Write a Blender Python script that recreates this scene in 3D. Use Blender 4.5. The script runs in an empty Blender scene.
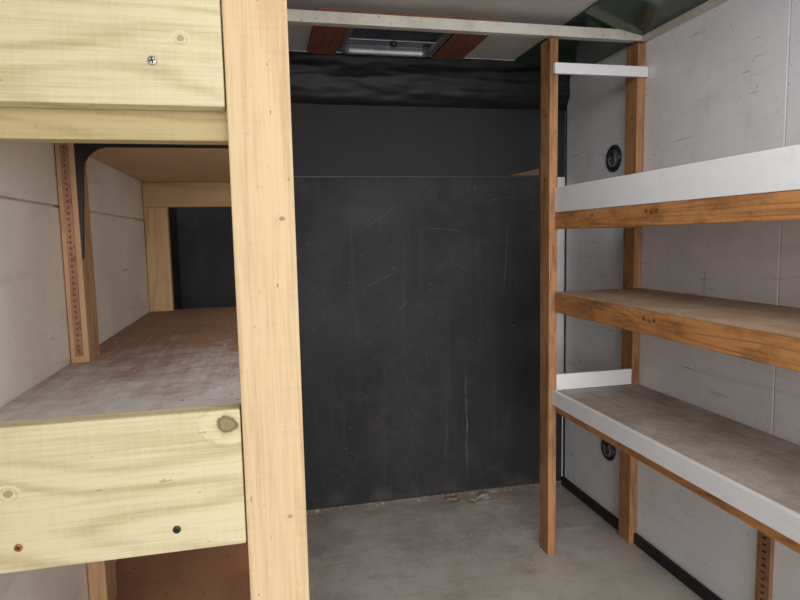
import bpy, bmesh, math, random
from mathutils import Vector, Matrix, noise
random.seed(4)
scn = bpy.context.scene
COL = scn.collection
try:
    scn.view_settings.view_transform = 'Standard'
except Exception:
    pass

# ------------------------------------------------------------------ materials
def lin(r, g, b):
    f = lambda c: (c/255/12.92) if c/255 <= .04045 else ((c/255+.055)/1.055)**2.4
    return (f(r), f(g), f(b), 1)

class G:
    def __init__(s, name):
        s.m = bpy.data.materials.new(name); s.m.use_nodes = True
        s.nt = s.m.node_tree
        s.b = s.nt.nodes['Principled BSDF']
    def put(s, sock, v):
        if isinstance(v, bpy.types.NodeSocket): s.nt.links.new(v, sock)
        else: sock.default_value = v
    def node(s, t, ins=None, **at):
        n = s.nt.nodes.new(t)
        for k, v in at.items(): setattr(n, k, v)
        for k, v in (ins or {}).items(): s.put(n.inputs[k], v)
        return n
    def math(s, op, a, b=0.0, c=0.0, clamp=False):
        n = s.node('ShaderNodeMath', {0: a, 1: b, 2: c}, operation=op); n.use_clamp = clamp
        return n.outputs[0]
    def vmath(s, op, a, b=(0, 0, 0)):
        return s.node('ShaderNodeVectorMath', {0: a, 1: b}, operation=op)
    def mix(s, f, a, b):
        n = s.node('ShaderNodeMix', data_type='RGBA')
        s.put(n.inputs[0], f); s.put(n.inputs[6], a); s.put(n.inputs[7], b)
        return n.outputs[2]
    def rng(s, v, a, b, c=0.0, d=1.0):
        return s.node('ShaderNodeMapRange', {0: v, 1: a, 2: b, 3: c, 4: d}).outputs[0]
    def coords(s, jitter=True):
        o = s.node('ShaderNodeTexCoord').outputs['Object']
        if not jitter: return o
        r = s.node('ShaderNodeObjectInfo').outputs['Random']
        r = s.math('MULTIPLY', r, 11.0)
        return s.vmath('ADD', o, s.node('ShaderNodeCombineXYZ', {0: r, 1: r, 2: r}).outputs[0]).outputs[0]
    def scaled(s, v, sc):
        return s.vmath('MULTIPLY', v, sc).outputs[0]
    def noise(s, v, scale, detail=3, rough=.55):
        return s.node('ShaderNodeTexNoise', {'Vector': v, 'Scale': scale, 'Detail': detail, 'Roughness': rough}).outputs[0]
    def done(s, col, rough=.6, bump=None, bs=.15, bd=.002, metal=0.0, spec=None):
        s.put(s.b.inputs['Base Color'], col); s.put(s.b.inputs['Roughness'], rough)
        s.b.inputs['Metallic'].default_value = metal
        if spec is not None: s.b.inputs['Specular IOR Level'].default_value = spec
        if bump is not None:
            n = s.node('ShaderNodeBump', {'Height': bump, 'Strength': bs, 'Distance': bd})
            s.nt.links.new(n.outputs[0], s.b.inputs['Normal'])
        return s.m

def ax(axis, along, across):
    v = [across]*3; v[axis] = along
    return tuple(v)

def wood(name, light, dark, axis, rings=26, rs=(1.0, 6.0), contrast=.55, knots=(), rough=.6, blotch=.25, dirt=None, plane=(0, 2), sharp=4.0, nicks=0.0, dirtrng=(.52, .75), fibre=(4, 190, .9)):
    """sawn timber: contour-line grain along one axis, fine fibres, knots at local positions"""
    g = G(name)
    raw = g.coords(False); c = g.coords()
    n = g.noise(g.scaled(c, ax(axis, *rs)), 1.0, 1.0, .4)
    n = g.math('ADD', n, g.math('MULTIPLY', g.math('SUBTRACT', g.noise(g.scaled(c, ax(axis, 9, 30)), 1.0, 2), .5), .02))
    knotmask = rim = None
    for (kx, kz, r, kd) in knots:
        kp = [0, 0, 0]; kp[plane[0]] = kx; kp[plane[1]] = kz
        ks = [0, 0, 0]; ks[plane[0]] = .8; ks[plane[1]] = 1.0
        d = g.vmath('LENGTH', g.scaled(g.vmath('SUBTRACT', raw, tuple(kp)).outputs[0], tuple(ks))).outputs['Value']
        wob = g.noise(g.scaled(raw, (60, 60, 60)), 1.0, 3)
        d = g.math('ADD', d, g.math('MULTIPLY', g.math('SUBTRACT', wob, .5), r*.9))
        n = g.math('ADD', n, g.math('MULTIPLY', g.rng(d, r*2.8, 0, 0, 1), .12))
        k = g.math('MULTIPLY', g.rng(d, r*1.15, r*.88, 0, 1), kd)
        e = g.rng(d, r*.55, r*.90, 0, 1)
        knotmask = k if knotmask is None else g.math('MAXIMUM', knotmask, k)
        rim = e if rim is None else g.math('MINIMUM', rim, e)
    s = g.math('SINE', g.math('MULTIPLY', n, rings*6.28))
    ring = g.math('POWER', g.rng(s, -1, 1), sharp)
    # grain lines fade in and out along the board
    fade = g.rng(g.noise(g.scaled(c, ax(axis, 3, 16)), 1.0, 3), .35, .65, .3, 1.0)
    fine = g.noise(g.scaled(c, ax(axis, fibre[0], fibre[1])), 1.0, 4, .65)
    saw = g.noise(g.scaled(c, ax(axis, 150, 12)), 1.0, 3, .6)
    bl = g.noise(g.scaled(c, ax(axis, 2.2, 9)), 1.0, 3)
    f = g.math('ADD', g.math('MULTIPLY', g.math('MULTIPLY', ring, fade), contrast), g.math('MULTIPLY', g.math('SUBTRACT', fine, .5), fibre[2]))
    f = g.math('ADD', f, g.math('MULTIPLY', g.math('SUBTRACT', saw, .5), .3))
    f = g.math('ADD', f, g.math('MULTIPLY', g.math('SUBTRACT', bl, .45), blotch*2.5), 0, True)
    col = g.mix(f, light, dark)
    if dirt:
        dn = g.noise(g.scaled(c, ax(axis, 5, 14)), 1.0, 6, .7)
        col = g.mix(g.rng(dn, dirtrng[0], dirtrng[1], 0, .8), col, dirt)
    if nicks:
        nk = g.noise(g.scaled(c, ax(axis, 45, 130)), 1.0, 2, .5)
        col = g.mix(g.rng(nk, .72, .76, 0, nicks), col, tuple(x*.35 for x in dark[:3])+(1,))
    if knotmask is not None:
        kc = g.mix(rim, g.mix(wob, tuple(x*.45 for x in dark[:3])+(1,), tuple(x*.85 for x in dark[:3])+(1,)), tuple(x*.22 for x in dark[:3])+(1,))
        col = g.mix(knotmask, col, kc)
    return g.done(col, rough, fine, .4, .0015)

def painted(name, base, smudge, speck, rough=.5, sm=.6, sp=.62, streak=None, spk=.55, scuff=None, bsc=.08, stain=None, grime=None):
    g = G(name); c = g.coords()
    a = g.noise(c, 2.6, 6, .65); b = g.noise(c, 55, 3, .6); d = g.noise(c, 11, 8, .75)
    col = g.mix(g.math('MULTIPLY', g.rng(a, .42, .72), sm), base, smudge)
    col = g.mix(g.math('MULTIPLY', g.rng(d, .55, .74), sm), col, smudge)
    col = g.mix(g.math('MULTIPLY', g.rng(b, sp, sp+.08), spk), col, speck)
    if streak:
        e = g.noise(g.scaled(c, streak), 1.0, 5, .7)
        col = g.mix(g.rng(e, .56, .74, 0, .6), col, smudge)
    if stain:
        e = g.noise(g.vmath('ADD', c, (2.2, 5.3, 9.1)).outputs[0], 3.0, 10, .8)
        if grime:                                 # dirt gathers towards one end: (axis, from, to)
            x = g.node('ShaderNodeSeparateXYZ', {0: g.coords(False)}).outputs[grime[0]]
            e = g.math('ADD', e, g.rng(x, grime[1], grime[2], 0, .14))
        col = g.mix(g.rng(e, .49, .72, 0, .65), col, stain)
        gt = g.noise(c, 130, 4, .7)
        col = g.mix(g.rng(gt, .58, .72, 0, .45), col, stain)
    if scuff:                                     # short rub marks, long in y, and a few drips
        h = g.noise(g.scaled(c, (4, 5, 60)), 1.0, 3, .6); gate = g.noise(c, 4.5, 3)
        col = g.mix(g.math('MULTIPLY', g.rng(h, .64, .70, 0, .55), g.rng(gate, .5, .62)), col, scuff)
        v = g.noise(g.scaled(c, (45, 45, 2.0)), 1.0, 3, .6); gate2 = g.noise(g.vmath('ADD', c, (3.1, 7.7, 1.9)).outputs[0], 3.2, 3)
        col = g.mix(g.math('MULTIPLY', g.rng(v, .66, .72, 0, .45), g.rng(gate2, .52, .64)), col, scuff)
    return g.done(col, rough, g.noise(c, 30, 4), bsc, .003)

def plain(name, col, rough=.5, metal=0.0, sc=60, amt=.25, bs=.1, spec=None):
    g = G(name); c = g.coords()
    n = g.noise(c, sc, 4)
    dk = tuple(x*(1-amt) for x in col[:3])+(1,)
    return g.done(g.mix(n, col, dk), rough, n, bs, .002, metal, spec)

def ply(name, base, dark, dust, axis, dustrng=(.5, .7), grad=None, amt=.8):
    """plywood or board deck with dust; grad = (axis, from, to, least, most) thickens the dust along the deck and paints shade into its thin end"""
    g = G(name); raw = g.coords(False); c = g.coords()
    a = g.noise(g.scaled(c, ax(axis, 1.3, 7)), 1.0, 4, .6)
    f = g.noise(g.scaled(c, ax(axis, 8, 120)), 1.0, 4, .6)
    bl = g.noise(c, 3.2, 6, .7)
    col = g.mix(g.math('ADD', g.math('MULTIPLY', a, .7), g.math('MULTIPLY', f, .3)), base, dark)
    col = g.mix(g.rng(bl, .52, .7, 0, .6), col, tuple(x*.6 for x in dark[:3])+(1,))
    d = g.math('ADD', g.math('MULTIPLY', g.noise(c, 7, 10, .78), .7), g.math('MULTIPLY', g.noise(g.scaled(c, ax(axis, 2.5, 40)), 1.0, 5, .7), .3))
    if grad:
        x = g.node('ShaderNodeSeparateXYZ', {0: raw}).outputs[grad[0]]
        d = g.math('ADD', d, g.rng(x, *grad[1:]))
    col = g.mix(g.rng(d, dustrng[0], dustrng[1], 0, amt), col, dust)
    sp = g.noise(c, 70, 3, .6)
    col = g.mix(g.rng(sp, .64, .70, 0, .65), col, dust)
    sp2 = g.noise(g.vmath('ADD', c, (5, 5, 5)).outputs[0], 48, 3, .6)
    col = g.mix(g.rng(sp2, .66, .71, 0, .6), col, tuple(x*.4 for x in dark[:3])+(1,))
    return g.done(col, .7, f, .25, .0015)

def bulkhead():
    """dark painted panel: dull sheen, dusty patches, scratches at their real places (local x, z)"""
    g = G('dark_panel'); raw = g.coords(False)
    a = g.noise(raw, 2.0, 7, .6)
    col = g.mix(g.rng(a, .35, .7), lin(48, 48, 50), lin(38, 38, 40))
    st = g.noise(g.scaled(raw, (16, 1, 1.2)), 1.0, 6, .7)
    col = g.mix(g.rng(st, .54, .8, 0, .18), col, lin(104, 101, 97))
    gr = g.noise(g.vmath('ADD', raw, (4, 1, 7)).outputs[0], 4.5, 9, .78)
    col = g.mix(g.rng(gr, .54, .74, 0, .22), col, lin(104, 94, 84))
    z = g.node('ShaderNodeSeparateXYZ', {0: raw}).outputs[2]
    low = g.math('ADD', g.noise(raw, 5, 7, .7), g.rng(z, -.9, -.6, .2, -.2))
    col = g.mix(g.rng(low, .55, .8, 0, .32), col, lin(112, 100, 88))
    sp = g.noise(raw, 46, 3, .6)
    col = g.mix(g.rng(sp, .67, .72, 0, .3), col, lin(140, 138, 134))
    for (x0, z0, x1, z1, w, k) in SCR:
        L = math.hypot(x1-x0, z1-z0); an = math.atan2(z1-z0, x1-x0)
        dv = g.vmath('SUBTRACT', raw, ((x0+x1)/2, 0, (z0+z1)/2)).outputs[0]
        u = g.vmath('DOT_PRODUCT', dv, (math.cos(an), 0, math.sin(an))).outputs['Value']
        v = g.vmath('DOT_PRODUCT', dv, (-math.sin(an), 0, math.cos(an))).outputs['Value']
        v = g.math('ADD', v, g.math('MULTIPLY', g.math('SUBTRACT', g.noise(raw, 9, 4), .5), .03))
        m = g.math('MULTIPLY', g.rng(g.math('ABSOLUTE', v), w, w*.3), g.rng(g.math('ABSOLUTE', u), L/2, L/2*.4))
        m = g.math('MULTIPLY', m, g.rng(g.noise(raw, 24, 4, .7), .25, .6))
        col = g.mix(g.math('MULTIPLY', m, k), col, lin(138, 130, 122))
    return g.done(col, g.rng(a, .3, .7, .5, .7), g.noise(raw, 18, 5), .12, .004, 0, .3)

# ------------------------------------------------------------------ mesh helpers
def bx(bm, lo, hi, bev=.002):
    lo, hi = Vector(lo), Vector(hi)
    r = bmesh.ops.create_cube(bm, size=1, matrix=Matrix.Translation((lo+hi)/2) @ Matrix.Diagonal((*(hi-lo), 1)))
    if bev:
        es = list({e for v in r['verts'] for e in v.link_edges})
        bmesh.ops.bevel(bm, geom=es, offset=bev, segments=2, affect='EDGES', profile=.6)

def lathe(bm, prof, c, axis='X', seg=40, mi=0):
    """revolve (radius, height) pairs; height runs along axis from c"""
    rows = []
    for (r, h) in prof:
        row = []
        for k in range(seg):
            a = 2*math.pi*k/seg
            p = {'X': (h, r*math.cos(a), r*math.sin(a)), 'Y': (r*math.cos(a), h, r*math.sin(a)), 'Z': (r*math.cos(a), r*math.sin(a), h)}[axis]
            row.append(bm.verts.new(Vector(p)+Vector(c)))
        rows.append(row)
    for i in range(len(rows)-1):
        for k in range(seg):
            f = bm.faces.new((rows[i][k], rows[i][(k+1) % seg], rows[i+1][(k+1) % seg], rows[i+1][k])); f.material_index = mi; f.smooth = True
    for row in (rows[0], rows[-1]):
        f = bm.faces.new(row); f.material_index = mi

def tube(bm, pts, r, seg=10, closed=False):
    n = len(pts); rows = []
    pts = [Vector(p) for p in pts]
    for i, p in enumerate(pts):
        a = pts[(i-1) % n] if (closed or i > 0) else p
        b = pts[(i+1) % n] if (closed or i < n-1) else p
        t = (b-a).normalized()
        s = t.cross(Vector((0, 0, 1)))
        if s.length < .1: s = t.cross(Vector((1, 0, 0)))
        s.normalize(); w = s.cross(t)
        rows.append([bm.verts.new(p+r*(math.cos(2*math.pi*k/seg)*s+math.sin(2*math.pi*k/seg)*w)) for k in range(seg)])
    for i in range(n if closed else n-1):
        for k in range(seg):
            f = bm.faces.new((rows[i][k], rows[i][(k+1) % seg], rows[(i+1) % n][(k+1) % seg], rows[(i+1) % n][k])); f.smooth = True
    if not closed:
        bm.faces.new(rows[0]); bm.faces.new(rows[-1])

def prism(bm, poly, axis, a, b):
    """extrude a 2D outline along axis between a and b"""
    def P(u, v, w): return {'X': (w, u, v), 'Y': (u, w, v), 'Z': (u, v, w)}[axis]
    A = [bm.verts.new(P(u, v, a)) for u, v in poly]; B = [bm.verts.new(P(u, v, b)) for u, v in poly]
    n = len(poly)
    bm.faces.new(A); bm.faces.new(B)
    for i in range(n): bm.faces.new((A[i], A[(i+1) % n], B[(i+1) % n], B[i]))

def obj(name, bm, mat, parent=None, kind=None):
    bmesh.ops.recalc_face_normals(bm, faces=bm.faces[:])
    co = [v.co.copy() for v in bm.verts]
    c = Vector([(min(p[i] for p in co)+max(p[i] for p in co))/2 for i in range(3)])
    bmesh.ops.translate(bm, verts=bm.verts[:], vec=-c)
    me = bpy.data.meshes.new(name); bm.to_mesh(me); bm.free()
    for m in (mat if isinstance(mat, (list, tuple)) else [mat]): me.materials.append(m)
    o = bpy.data.objects.new(name, me); COL.objects.link(o)
    w = Vector((0, 0, 0)); q = parent
    while q: w += q.location; q = q.parent
    o.location = c-w; o.parent = parent
    if kind: o['kind'] = kind
    return o

def box(name, lo, hi, mat, parent=None, bev=.002, kind=None):
    bm = bmesh.new(); bx(bm, lo, hi, bev)
    return obj(name, bm, mat, parent, kind)

def thing(name, label, cat, loc, group=None):
    o = bpy.data.objects.new(name, None); COL.objects.link(o); o.location = loc
    o.empty_display_size = .1
    o['label'] = label; o['category'] = cat
    if group: o['group'] = group
    return o

S = 'structure'
# ------------------------------------------------------------------ dimensions (metres)
XL, XR, YB, YF, ZC = -.40, 1.66, 3.15, -.60, 2.355

# ------------------------------------------------------------------ setting
M_white = painted('white_wall_paint', lin(246, 247, 251), lin(212, 213, 215), lin(116, 108, 102), .45, .42, .67, (2, 2, 16), .55, lin(136, 129, 122))
M_whiteL = painted('left_wall_paint', lin(240, 232, 220), lin(200, 188, 173), lin(120, 106, 92), .55, .5, .68, (2, 2, 16), .5, lin(150, 134, 118))
M_floor = painted('dusty_floor', lin(216, 210, 202), lin(176, 166, 155), lin(238, 234, 227), .6, .6, .61, (3, 14, 1), .5, lin(242, 239, 232), .08, lin(142, 124, 108), (1, 1.2, 1.85))
M_ceil = painted('ceiling_paint', lin(214, 211, 206), lin(176, 167, 154), lin(130, 116, 100), .5, .5, .68)
M_bar = painted('bar_paint', lin(222, 218, 208), lin(170, 154, 128), lin(96, 76, 52), .4, .6, .64)
M_black = plain('black_trim', lin(32, 32, 35), .5, 0, 20, .4)
M_green = plain('dark_green_strip', lin(74, 96, 84), .12, 0, 4, .75, .04)
M_redwood = wood('reddish_trim_wood', lin(156, 98, 70), lin(96, 56, 38), 1, 10, (1.5, 10), .6, (), .6, .4, lin(80, 50, 36))

def panels(name, rects, mat):
    """wall of separate boards with open seams, one mesh"""
    bm = bmesh.new()
    for lo, hi in rects: bx(bm, lo, hi, .003)
    return obj(name, bm, mat, None, S)

box('floor', (XL-.03, YF, -.05), (XR+.03, YB+.05, 0), M_floor, bev=0, kind=S)
panels('wall_right', [((XR, YF, 0), (XR+.03, .46, ZC)), ((XR, .463, 0), (XR+.03, 1.676, ZC)), ((XR, 1.68, 0), (XR+.03, YB, ZC)), ((XR+.008, YF+.01, .01), (XR+.032, YB-.03, ZC-.01))], M_white)
panels('wall_left', [((XL-.03, YF, 0), (XL, YB, 1.525)), ((XL-.03, YF, 1.529), (XL, YB, ZC)), ((XL-.035, YF+.01, .01), (XL-.008, YB-.01, ZC-.01))], M_whiteL)
box('trim_1', (XL, 2.40, 0), (XL+.012, YB, ZC), M_black, kind=S)          # black sheet standing in for the darkness on the far left wall

# back wall
cx, cz = (XL+XR)/2, (0+1.775)/2
SCR = [(x0-cx, z0-cz, x1-cx, z1-cz, w, k) for (x0, z0, x1, z1, w, k) in [
    (.50, 1.48, .72, 1.62, .003, .16), (.84, 1.50, 1.10, 1.47, .003, .24), (.46, 1.16, .80, 1.32, .003, .16),
    (1.30, 1.10, 1.33, 1.52, .004, .32), (1.08, .08, 1.075, .72, .006, .5), (.95, .18, .97, .50, .005, .18),
    (.60, .75, .95, .95, .003, .10), (1.15, 1.62, 1.38, 1.66, .003, .22), (.35, .55, .52, .60, .004, .14), (.70, 1.05, .76, 1.12, .005, .20)]]
box('wall_back', (XL, YB, 0), (XR, YB+.04, 1.775), bulkhead(), bev=0, kind=S)
box('wall_back_upper', (XL, YB-.010, 1.760), (XR, YB+.04, 2.15), plain('dark_upper_panel', lin(49, 50, 53), .65, 0, 3, .25, .1, .3), bev=.003, kind=S)
box('trim_2', (XL+.02, YB-.013, 1.758), (XR-.03, YB-.004, 1.763), plain('worn_edge', lin(90, 90, 90), .5, 0, 30, .5), bev=.001, kind=S)
# sagging, creased black liner over the head of the back wall
bm = bmesh.new()
NX, NZ = 110, 26
vs = []
for j in range(NZ+1):
    row = []
    for i in range(NX+1):
        x = XL+(XR-XL)*i/NX; t = j/NZ
        z = 2.354-(2.354-2.118)*t+.006*t*noise.noise((x*3, 2.2, 8))
        bulge = .056*(1-t**5)
        y = YB-.012-bulge+.012*noise.noise((x*2.2, z*24, 1.3))+.006*noise.noise((x*9, z*40, 4))
        row.append(bm.verts.new((x, y, z)))
    vs.append(row)
for j in range(NZ):
    for i in range(NX):
        f = bm.faces.new((vs[j][i], vs[j][i+1], vs[j+1][i+1], vs[j+1][i])); f.smooth = True
obj('trim_3', bm, plain('black_liner', lin(28, 27, 27), .52, 0, 14, .5, .3, .4), None, S)
box('baseboard_back', (XL, YB-.022, 0), (XR, YB, .024), painted('worn_sill', lin(116, 104, 94), lin(60, 52, 46), lin(180, 170, 160), .6, .7, .56), kind=S)

# ceiling with an opening for the vent
VX0, VX1, VY0, VY1 = .42, .86, 2.66, 3.04
bm = bmesh.new()
for lo, hi in [((XL-.03, YF, ZC), (XR+.03, VY0, ZC+.03)), ((XL-.03, VY1, ZC), (XR+.03, YB+.04, ZC+.03)), ((XL-.03, VY0, ZC), (VX0, VY1, ZC+.03)), ((VX1, VY0, ZC), (XR+.03, VY1, ZC+.03))]:
    bx(bm, lo, hi, 0)
obj('ceiling', bm, M_ceil, None, S)
bm = bmesh.new()
prism(bm, [(1.33, ZC-.001), (1.33, ZC-.008), (XR-.001, 2.285), (XR-.001, ZC-.001)], 'Y', YF, YB-.09)
obj('trim_4', bm, M_green, None, S)                                            # dark green cove strip along the right
ZB = 2.268
bm = bmesh.new()
bx(bm, (XL, 2.422, ZB), (XR, 2.462, ZB+.044), .004)
obj('trim_5', bm, M_bar, None, S)                                               # white roof bow
box('trim_6', (XR-.022, YF, 2.262), (XR-.001, 2.42, 2.288), M_bar, kind=S)      # top rail of the right wall
box('trim_7', (.26, 2.52, ZC-.016), (.398, 3.065, ZC), M_redwood, kind=S)
box('trim_8', (.882, 2.52, ZC-.016), (1.04, 3.065, ZC), M_redwood, kind=S)
box('trim_11', (.400, 2.52, ZC-.016), (.880, 2.638, ZC), M_redwood, kind=S)
box('baseboard_right', (XR-.016, YF, 0), (XR-.0005, YB-.024, .05), M_black, kind=S)
box('trim_9', (XR-.070, YB-.02, .50), (XR-.001, YB, 1.76), painted('pale_strip', lin(248, 248, 250), lin(200, 198, 196), lin(90, 86, 80), .5, .6, .66), kind=S)
box('trim_10', (XR-.005, YB-.036, .05), (XR-.0005, YB-.024, 2.25), M_black, bev=.001, kind=S)

# ------------------------------------------------------------------ left shelving unit
PL, PD = lin(222, 209, 170), lin(172, 148, 98)
FB = (7, 240, 1.2)
L_board_low = wood('treated_pine_low', PL, PD, 0, 15, (1.3, 5.5), .50,
                   [(.160, .082, .0125, .9), (-.135, .010, .005, .6)], .68, .18, None, (0, 2), 2.4, .45, (.52, .75), FB)
L_board_top = wood('treated_pine_top', PL, PD, 0, 15, (1.3, 5.5), .50,
                   [(.125, -.014, .004, .6)], .68, .18, None, (0, 2), 2.4, .4, (.52, .75), FB)
L_ledger = wood('treated_pine_ledger', lin(200, 180, 134), lin(152, 126, 80), 0, 18, (.6, 9), .5, (), .66, .25, None, (0, 2), 4, .3, (.52, .75), FB)
L_post = wood('pine_post', lin(222, 194, 152), lin(176, 136, 94), 2, 20, (.22, 5.5), .30, [(.026, .33, .003, .7), (-.015, .72, .0035, .5), (.02, -.12, .003, .6)], .7, .24, None, (0, 2), 3.0, .6, (.52, .75), (7, 240, 1.5))
L_old = wood('aged_pine', lin(200, 164, 118), lin(154, 110, 70), 2, 10, (.8, 10), .5, (), .65, .3)
L_oldx = wood('aged_pine_rail', lin(194, 160, 114), lin(150, 110, 70), 0, 10, (.8, 10), .5, (), .65, .3)
L_deck = ply('worn_brown_ply', lin(162, 125, 100), lin(120, 88, 69), lin(210, 208, 208), 1, (.47, .74), (1, .35, -.72, -.20, .22), .88)  # dust near the front; far end darkened to paint its deeper shadow
L_under = ply('tan_ply_underside', lin(226, 192, 150), lin(190, 152, 112), lin(226, 206, 176), 1, (.6, .85), None, .5)
L_deck2 = ply('russet_ply', lin(188, 136, 100), lin(148, 102, 74), lin(186, 152, 126), 1, (.58, .85), None, .5)
M_screw = plain('screw_steel', lin(190, 188, 182), .35, .8, 90, .3)
M_screwrust = plain('screw_rust', lin(196, 120, 60), .5, .4, 90, .4)
M_screwdark = plain('screw_dark', lin(70, 66, 60), .45, .6, 90, .3)
M_slot = plain('slot_black', lin(24, 20, 18), .7)
M_hole = plain('slot_brown', lin(124, 88, 62), .8)
M_rust = painted('rusty_strip', lin(168, 122, 88), lin(116, 78, 54), lin(90, 56, 38), .65, .9, .58, (30, 30, 14), .6)

def screw(x, y, z, r, mat, parent, rot):
    bm = bmesh.new()
    lathe(bm, [(r, 0.0004), (r, -.0012), (r*.85, -.0018), (r*.3, -.0019)], (x, y, z), 'Y', 24)
    for k in range(2):
        a = rot+k*math.pi/2
        c, s = math.cos(a)*r*.7, math.sin(a)*r*.7
        pc, ps = -math.sin(a)*r*.14, math.cos(a)*r*.14
        q = [(x-c-pc, y-.0023, z-s-ps), (x+c-pc, y-.0023, z+s-ps), (x+c+pc, y-.0023, z+s+ps), (x-c+pc, y-.0023, z-s+ps)]
        f = bm.faces.new([bm.verts.new(p) for p in q]); f.material_index = 1
    return obj('screw', bm, [mat, M_slot], parent)

def perforated(lo, hi, u, edge, slot, web, mats, parent, label):
    """thin upright strip: two edges, webs between slots, dark ground behind; u = width axis (0 or 1), faces the low side of the other"""
    bm = bmesh.new(); w = 1-u
    def b(u0, u1, w0, w1, z0, z1, mi):
        before = set(bm.faces)
        a = [0, 0, z0]; c = [0, 0, z1]
        a[u], c[u], a[w], c[w] = u0, u1, w0, w1
        bx(bm, a, c, 0)
        for f in bm.faces:
            if f not in before: f.material_index = mi
    wm = hi[w]-.0010
    b(lo[u], lo[u]+edge, lo[w], wm, lo[2], hi[2], 0); b(hi[u]-edge, hi[u], lo[w], wm, lo[2], hi[2], 0)
    b(lo[u], hi[u], wm, hi[w], lo[2], hi[2], 1)
    z = lo[2]
    while z < hi[2]-web:
        b(lo[u]+edge, hi[u]-edge, lo[w], wm, z, z+web, 0); z += web+slot
    o = obj('perforated_strip', bm, mats, parent); o['label'] = label
    return o

YP = .908; ZU = 1.662
L = thing('shelving_unit', 'raw pine shelving with wide pale front boards and one upright, along the left wall', 'shelving', (-.19, 1.6, 0))
box('front_post', (-.0376, YP, 0), (.0514, YP+.038, 2.30), L_post, L, .003)['label'] = 'pale raw pine upright'
b = box('front_board', (XL+.002, YP+.001, .995), (-.0395, YP+.039, 1.203), L_board_low, L, .004)
screw(-.346, YP+.001, 1.031, .0055, M_screwrust, b, .4)['label'] = 'rusty orange screw'
screw(-.137, YP+.001, 1.030, .0058, M_screwdark, b, .9)['label'] = 'dark screw'
b = box('front_board', (XL+.002, YP+.001, 1.636), (-.0395, YP+.039, 1.844), L_board_top, L, .004)
screw(-.132, YP+.001, 1.695, .0062, M_screw, b, .2)['label'] = 'bright steel cross head screw'
box('ledger', (XL+.002, YP+.041, 1.595), (-.0335, YP+.079, 1.661), L_ledger, L, .003)
box('deck', (XL+.002, YP+.04, 1.183), (.046, 2.372, 1.201), L_deck, L, .001)['label'] = 'dusty brown plywood deck'
box('deck', (XL+.002, YP+.04, ZU), (.046, 2.372, ZU+.018), L_under, L, .001)
box('deck', (XL+.002, YP+.04, .612), (.046, 2.372, .630), L_deck2, L, .001)
box('front_board', (XL+.002, YP+.001, .424), (-.0395, YP+.039, .630), L_board_low, L, .004)
box('rear_post', (XL+.002, 2.33, 0), (-.3185, 2.368, 1.573), L_old, L, .003)
box('rear_post', (-.035, 2.33, 0), (.045, 2.368, 1.573), L_old, L, .003)
box('rear_rail', (XL+.002, 2.328, 1.573), (.046, 2.368, ZU-.001), L_oldx, L, .003)
box('rear_rail', (XL+.002, 2.368, 1.09), (.046, 2.400, 1.183), L_oldx, L, .003)
box('rear_rail', (XL+.002, 2.368, .52), (.046, 2.400, .612), L_oldx, L, .003)
L_stud = wood('stained_stud', lin(190, 148, 108), lin(138, 96, 64), 2, 12, (.9, 11), .55, (), .65, .4, lin(116, 80, 54), (0, 2), 4, .4)
st = box('wall_stud', (XL+.002, 1.385, 0), (-.362, 1.474, ZU-.001), L_stud, L, .003)
perforated((-.388, 1.3820, 1.215), (-.373, 1.3849, 1.650), 0, .0052, .0055, .0065, [M_rust, M_hole], st, 'rusty perforated metal strip')
# curved black steel bracket under the upper deck
bm = bmesh.new()
xw, zt = -.361, ZU-.001
out = [(xw, zt), (-.030, zt), (-.030, zt-.013), (-.16, zt-.013)]
R = .05
ccx, ccz = xw+.013+R, zt-.014-R
for k in range(11):
    a = math.pi/2+k*math.pi/20
    out.append((ccx+R*math.cos(a), ccz+R*math.sin(a)))
out += [(xw+.009, zt-.12), (xw+.005, 1.48), (xw+.001, 1.418), (xw, 1.418)]
prism(bm, out, 'Y', 1.386, 1.396)
obj('bracket', bm, plain('black_steel', lin(28, 28, 32), .4, .2, 30, .3), L)['label'] = 'curved black steel bracket'

# ------------------------------------------------------------------ right shelving unit
R_post = wood('orange_stained_post', lin(192, 140, 92), lin(128, 82, 48), 2, 14, (.7, 12), .6,
              [(0, .55, .007, .8), (0, -.35, .006, .8), (.004, .1, .005, .7), (-.006, .82, .006, .7)], .6, .7, lin(98, 64, 42), (1, 2), 4, .6, (.49, .72), (4, 190, 1.3))
R_board = wood('orange_stained_board', lin(202, 142, 86), lin(136, 86, 47), 1, 14, (1.0, 12), .6,
               [(.270, .012, .0065, .85), (.298, .008, .006, .8), (.325, .013, .0065, .8), (-.35, -.01, .006, .7), (.66, .012, .006, .6)], .6, .7, lin(104, 66, 42), (1, 2), 4, .6, (.49, .72), (4, 190, 1.3))
R_white = painted('white_board_paint', lin(246, 247, 249), lin(224, 222, 220), lin(150, 136, 118), .4, .4, .72, (8, 1.5, 30), .5)
R_deck = ply('grey_brown_deck', lin(180, 162, 146), lin(142, 124, 108), lin(212, 208, 202), 1, (.40, .66), None, .75)
R_deckmid = ply('worn_ply_deck', lin(188, 152, 120), lin(148, 114, 86), lin(208, 196, 180), 1, (.44, .70), None, .75)

Rk = thing('shelving_unit', 'orange stained three tier shelving edged with white boards, along the right wall', 'shelving', (1.45, 1.5, 0))
FX = 1.235; Y0, Y1 = .50, 2.419
for (x0, x1, y0, y1) in [(1.209, 1.247, 2.42, 2.507), (1.62, 1.657, 2.42, 2.507), (1.197, 1.235, .41, .498), (1.62, 1.657, .41, .498)]:
    box('post', (x0, y0, 0), (x1, y1, min(ZB, 2.261)-.001), R_post, Rk, .003)
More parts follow.
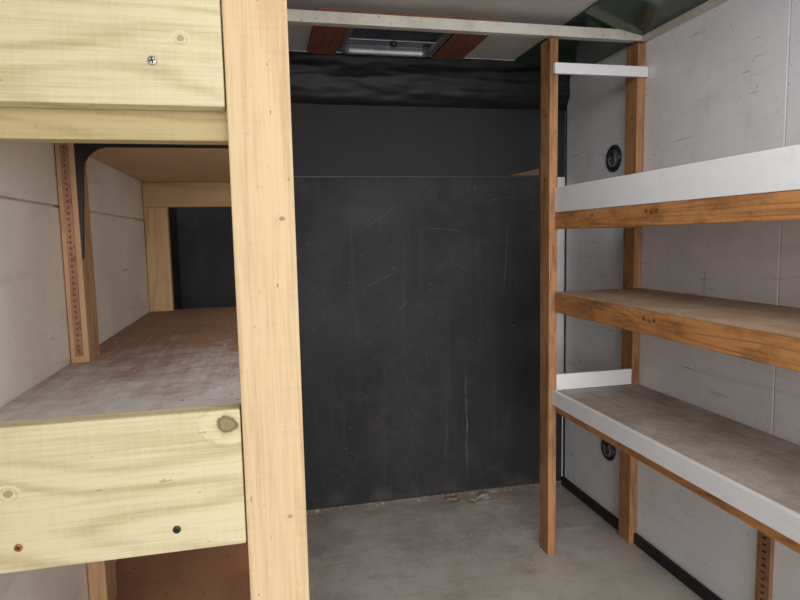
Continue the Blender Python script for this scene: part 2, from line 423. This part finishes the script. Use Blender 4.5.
# top shelf
box('front_rail', (FX, Y0, 1.470), (FX+.038, Y1, 1.540), R_board, Rk, .003)
box('deck', (FX+.039, Y0, 1.520), (1.656, Y1, 1.539), R_deckmid, Rk, .001)
box('edge_board', (FX-.002, Y0, 1.541), (FX+.017, Y1, 1.645), R_white, Rk, .002)['label'] = 'white painted board'
# middle shelf
box('front_rail', (FX, Y0, 1.110), (FX+.038, Y1, 1.190), R_board, Rk, .004)
box('deck', (FX+.002, Y0, 1.1905), (1.656, Y1, 1.200), R_deckmid, Rk, .001)['label'] = 'worn brown plywood deck'
# bottom shelf
box('front_rail', (FX+.010, Y0, .662), (FX+.048, Y1, .742), R_board, Rk, .003)
box('deck', (FX+.010, Y0, .743), (1.656, Y1, .760), R_deck, Rk, .001)['label'] = 'dusty grey-brown deck'
box('edge_board', (FX-.010, Y0, .700), (FX+.009, Y1, .764), R_white, Rk, .002)['label'] = 'white painted board'
box('end_cleat', (1.248, 2.421, .762), (1.619, 2.440, .833), R_white, Rk, .002)['label'] = 'short white board'
box('end_cleat', (1.222, 2.400, 2.112), (1.658, 2.4195, 2.156), R_white, Rk, .002)['label'] = 'short white board'
for zz in (1.47, 1.115):
    box('side_support', (1.248, 2.422, zz), (1.619, 2.445, zz+.05), R_board, Rk, .002)
# perforated upright fixed over the wall seam below the bottom shelf
perforated((XR-.016, 1.648, .051), (XR-.001, 1.706, .742), 1, .019, .008, .017, [M_rust, M_hole], Rk, 'rusty brown perforated upright strip')

# ------------------------------------------------------------------ tie-down anchors on the right wall
M_dish = plain('anchor_black', lin(72, 76, 82), .32, .4, 50, .4)
M_ring = plain('anchor_steel', lin(176, 180, 186), .3, .6, 50, .4)
M_cup = plain('anchor_grey_cup', lin(120, 125, 133), .4, .3, 30, .5)
def anchor(y, z, label):
    t = thing('tie_down_anchor', label, 'tie-down ring', (XR, y, z), 'recessed tie-down rings on the right wall')
    bm = bmesh.new()
    lathe(bm, [(.064, .0), (.064, -.004), (.059, -.008), (.053, -.007), (.048, -.003), (.046, -.0020)], (XR, y, z), 'X', 40)
    obj('dish', bm, M_dish, t)
    bm = bmesh.new()
    lathe(bm, [(.0455, -.0022), (.030, -.0030), (.010, -.0034)], (XR, y, z), 'X', 32)
    obj('cup', bm, M_cup, t)['label'] = 'grey metal centre'
    bm = bmesh.new()
    pts = [(XR-.009, y+.030*math.cos(a), z-.004+.032*math.sin(a)) for a in [math.pi*(.0+k/14) - math.pi for k in range(15)]]
    pts += [(XR-.009, y+.020, z+.020), (XR-.009, y-.020, z+.020)]
    tube(bm, pts, .005, 10, True)
    obj('ring', bm, M_ring, t)
    bm = bmesh.new(); bx(bm, (XR-.016, y-.016, z+.014), (XR-.002, y+.016, z+.027), .003)
    obj('clip', bm, M_dish, t)
    for s in (-1, 1):
        bm = bmesh.new(); lathe(bm, [(.006, -.006), (.006, -.0095), (.003, -.011)], (XR, y+s*.056, z), 'X', 16)
        obj('screw', bm, M_ring, t)
anchor(2.655, 1.80, 'round dark tie-down ring on white wall above the top shelf')
anchor(2.665, .375, 'round dark tie-down ring on white wall below the bottom shelf')

# ------------------------------------------------------------------ roof vent
def rrect(x0, y0, x1, y1, r, n=6):
    p = []
    for (cx_, cy_, a0) in [(x1-r, y1-r, 0), (x0+r, y1-r, 90), (x0+r, y0+r, 180), (x1-r, y0+r, 270)]:
        for k in range(n+1):
            a = math.radians(a0+90*k/n); p.append((cx_+r*math.cos(a), cy_+r*math.sin(a)))
    return p
V = thing('roof_vent', 'square silver roof vent in the ceiling between reddish wood strips', 'vent', ((VX0+VX1)/2, (VY0+VY1)/2, ZC))
M_alu = plain('vent_aluminium', lin(200, 204, 208), .2, .7, 40, .3)
M_lid = plain('vent_lid', lin(150, 162, 170), .10, .75, 9, .6, .35)
bm = bmesh.new()
rings = []
for (ins, z, r) in [(-.020, ZC-.001, .05), (-.020, ZC-.008, .05), (-.004, ZC-.018, .045), (.008, ZC-.018, .04), (.014, ZC-.008, .035), (.014, ZC+.04, .035)]:
    rings.append([bm.verts.new((x, y, z)) for x, y in rrect(VX0+ins, VY0+ins, VX1-ins, VY1-ins, r)])
for i in range(len(rings)-1):
    n = len(rings[i])
    for k in range(n):
        f = bm.faces.new((rings[i][k], rings[i][(k+1) % n], rings[i+1][(k+1) % n], rings[i+1][k])); f.smooth = True
obj('frame', bm, M_alu, V)
# pressed lid: pillow shape with ribs
bm = bmesh.new(); N = 40; rows = []
for j in range(N+1):
    row = []
    for i in range(N+1):
        u, v = i/N*2-1, j/N*2-1
        z = ZC+.020+.022*(1-u**4)*(1-v**4)
        for q in (-.6, -.2, .2, .6):
            z -= .013*math.exp(-((v-q)/.09)**2)*(1-u**8)
        row.append(bm.verts.new((VX0+.222*(1+u)-.002, VY0+.190*(1+v), z)))
    rows.append(row)
for j in range(N):
    for i in range(N):
        f = bm.faces.new((rows[j][i], rows[j][i+1], rows[j+1][i+1], rows[j+1][i])); f.smooth = True
obj('lid', bm, M_lid, V)
ym = (VY0+VY1)/2
bm = bmesh.new(); bx(bm, (VX0+.015, ym-.012, ZC-.010), (VX1-.015, ym+.012, ZC-.004), .002)
obj('crossbar', bm, M_alu, V)
bm = bmesh.new(); lathe(bm, [(.016, ZC-.010), (.018, ZC-.024), (.013, ZC-.030)], ((VX0+VX1)/2, ym, 0), 'Z', 20)
obj('crank_knob', bm, M_dish, V)

# ------------------------------------------------------------------ litter by the back wall
def scrap(x, y, w, d, seed, mat, label, rz):
    bm = bmesh.new(); n, m = 12, 8; rows = []
    for j in range(m+1):
        row = []
        for i in range(n+1):
            u, v = i/n-.5, j/m-.5
            edge = 1-.25*abs(noise.noise((u*4+seed, v*4, seed)))
            px, py = u*w*edge, v*d*edge
            z = .003+.016*(noise.noise((u*2.4+seed, v*2.6, seed*2))+.35)+.008*abs(u)
            row.append(bm.verts.new((x+px*math.cos(rz)-py*math.sin(rz), y+px*math.sin(rz)+py*math.cos(rz), z)))
        rows.append(row)
    zmin = min(v.co.z for v in bm.verts)
    for v in bm.verts: v.co.z -= zmin-.0005
    for j in range(m):
        for i in range(n):
            f = bm.faces.new((rows[j][i], rows[j][i+1], rows[j+1][i+1], rows[j+1][i])); f.smooth = True
    o = obj('litter_scrap', bm, mat); o['label'] = label; o['category'] = 'litter'
    return o
scrap(1.11, 3.06, .15, .07, 2.3, plain('pale_litter', lin(206, 190, 172), .8, 0, 30, .15), 'crumpled pale paper scrap on the floor against the dark back wall', .25)
scrap(.97, 3.08, .08, .05, 7.1, plain('brown_litter', lin(168, 146, 124), .8, 0, 30, .2), 'small brown dry leaf scrap on the floor left of the pale paper', -.2)
# brown wedge at the seam
bm = bmesh.new(); prism(bm, [(1.33, 1.768), (1.50, 1.768), (1.50, 1.805)], 'Y', YB-.022, YB-.0105)
o = obj('wooden_wedge', bm, wood('wedge_wood', lin(120, 94, 74), lin(90, 66, 48), 0), None)
o['label'] = 'small brown wooden wedge at the seam of the dark back wall'; o['category'] = 'wedge'

# ------------------------------------------------------------------ daylight from the open rear doorway, plus an added overhead fill
w = bpy.data.worlds.new('World'); scn.world = w; w.use_nodes = True
w.node_tree.nodes['Background'].inputs[0].default_value = (.90, .95, 1.0, 1)
w.node_tree.nodes['Background'].inputs[1].default_value = 1.1
ld = bpy.data.lights.new('doorway_daylight', 'AREA'); ld.shape = 'RECTANGLE'; ld.size = 10; ld.size_y = 6; ld.energy = 1350; ld.color = (1, .985, .97)
lo = bpy.data.objects.new('doorway_daylight', ld); COL.objects.link(lo)
lo.location = (.0, -14, 3.0); lo.rotation_euler = (math.radians(88), 0, 0)
l2 = bpy.data.lights.new('overhead_fill', 'AREA'); l2.shape = 'RECTANGLE'; l2.size = .9; l2.size_y = 1.3; l2.energy = 13; l2.color = (.97, .985, 1.0)  # added fill to brighten walls and floor, no fixture here
o2 = bpy.data.objects.new('overhead_fill', l2); COL.objects.link(o2)
o2.location = (.68, 1.0, 2.30); o2.rotation_euler = (math.radians(8), math.radians(-14), 0)

# ------------------------------------------------------------------ camera
f = 610.0
a, p, r = math.radians(12.75), math.radians(5.9), math.radians(1.2)
F = Vector((math.sin(a)*math.cos(p), math.cos(a)*math.cos(p), -math.sin(p)))
R0 = Vector((math.cos(a), -math.sin(a), 0)); U0 = R0.cross(F)
Rv = R0*math.cos(r)-U0*math.sin(r); Uv = U0*math.cos(r)+R0*math.sin(r)
cd = bpy.data.cameras.new('camera'); cam = bpy.data.objects.new('camera', cd); COL.objects.link(cam)
cd.sensor_width = 36; cd.lens = f/800*36; cd.clip_start = .02
m = Matrix((Rv, Uv, -F)).transposed().to_4x4(); m.translation = (0, 0, 1.45)
cam.matrix_world = m
scn.camera = cam
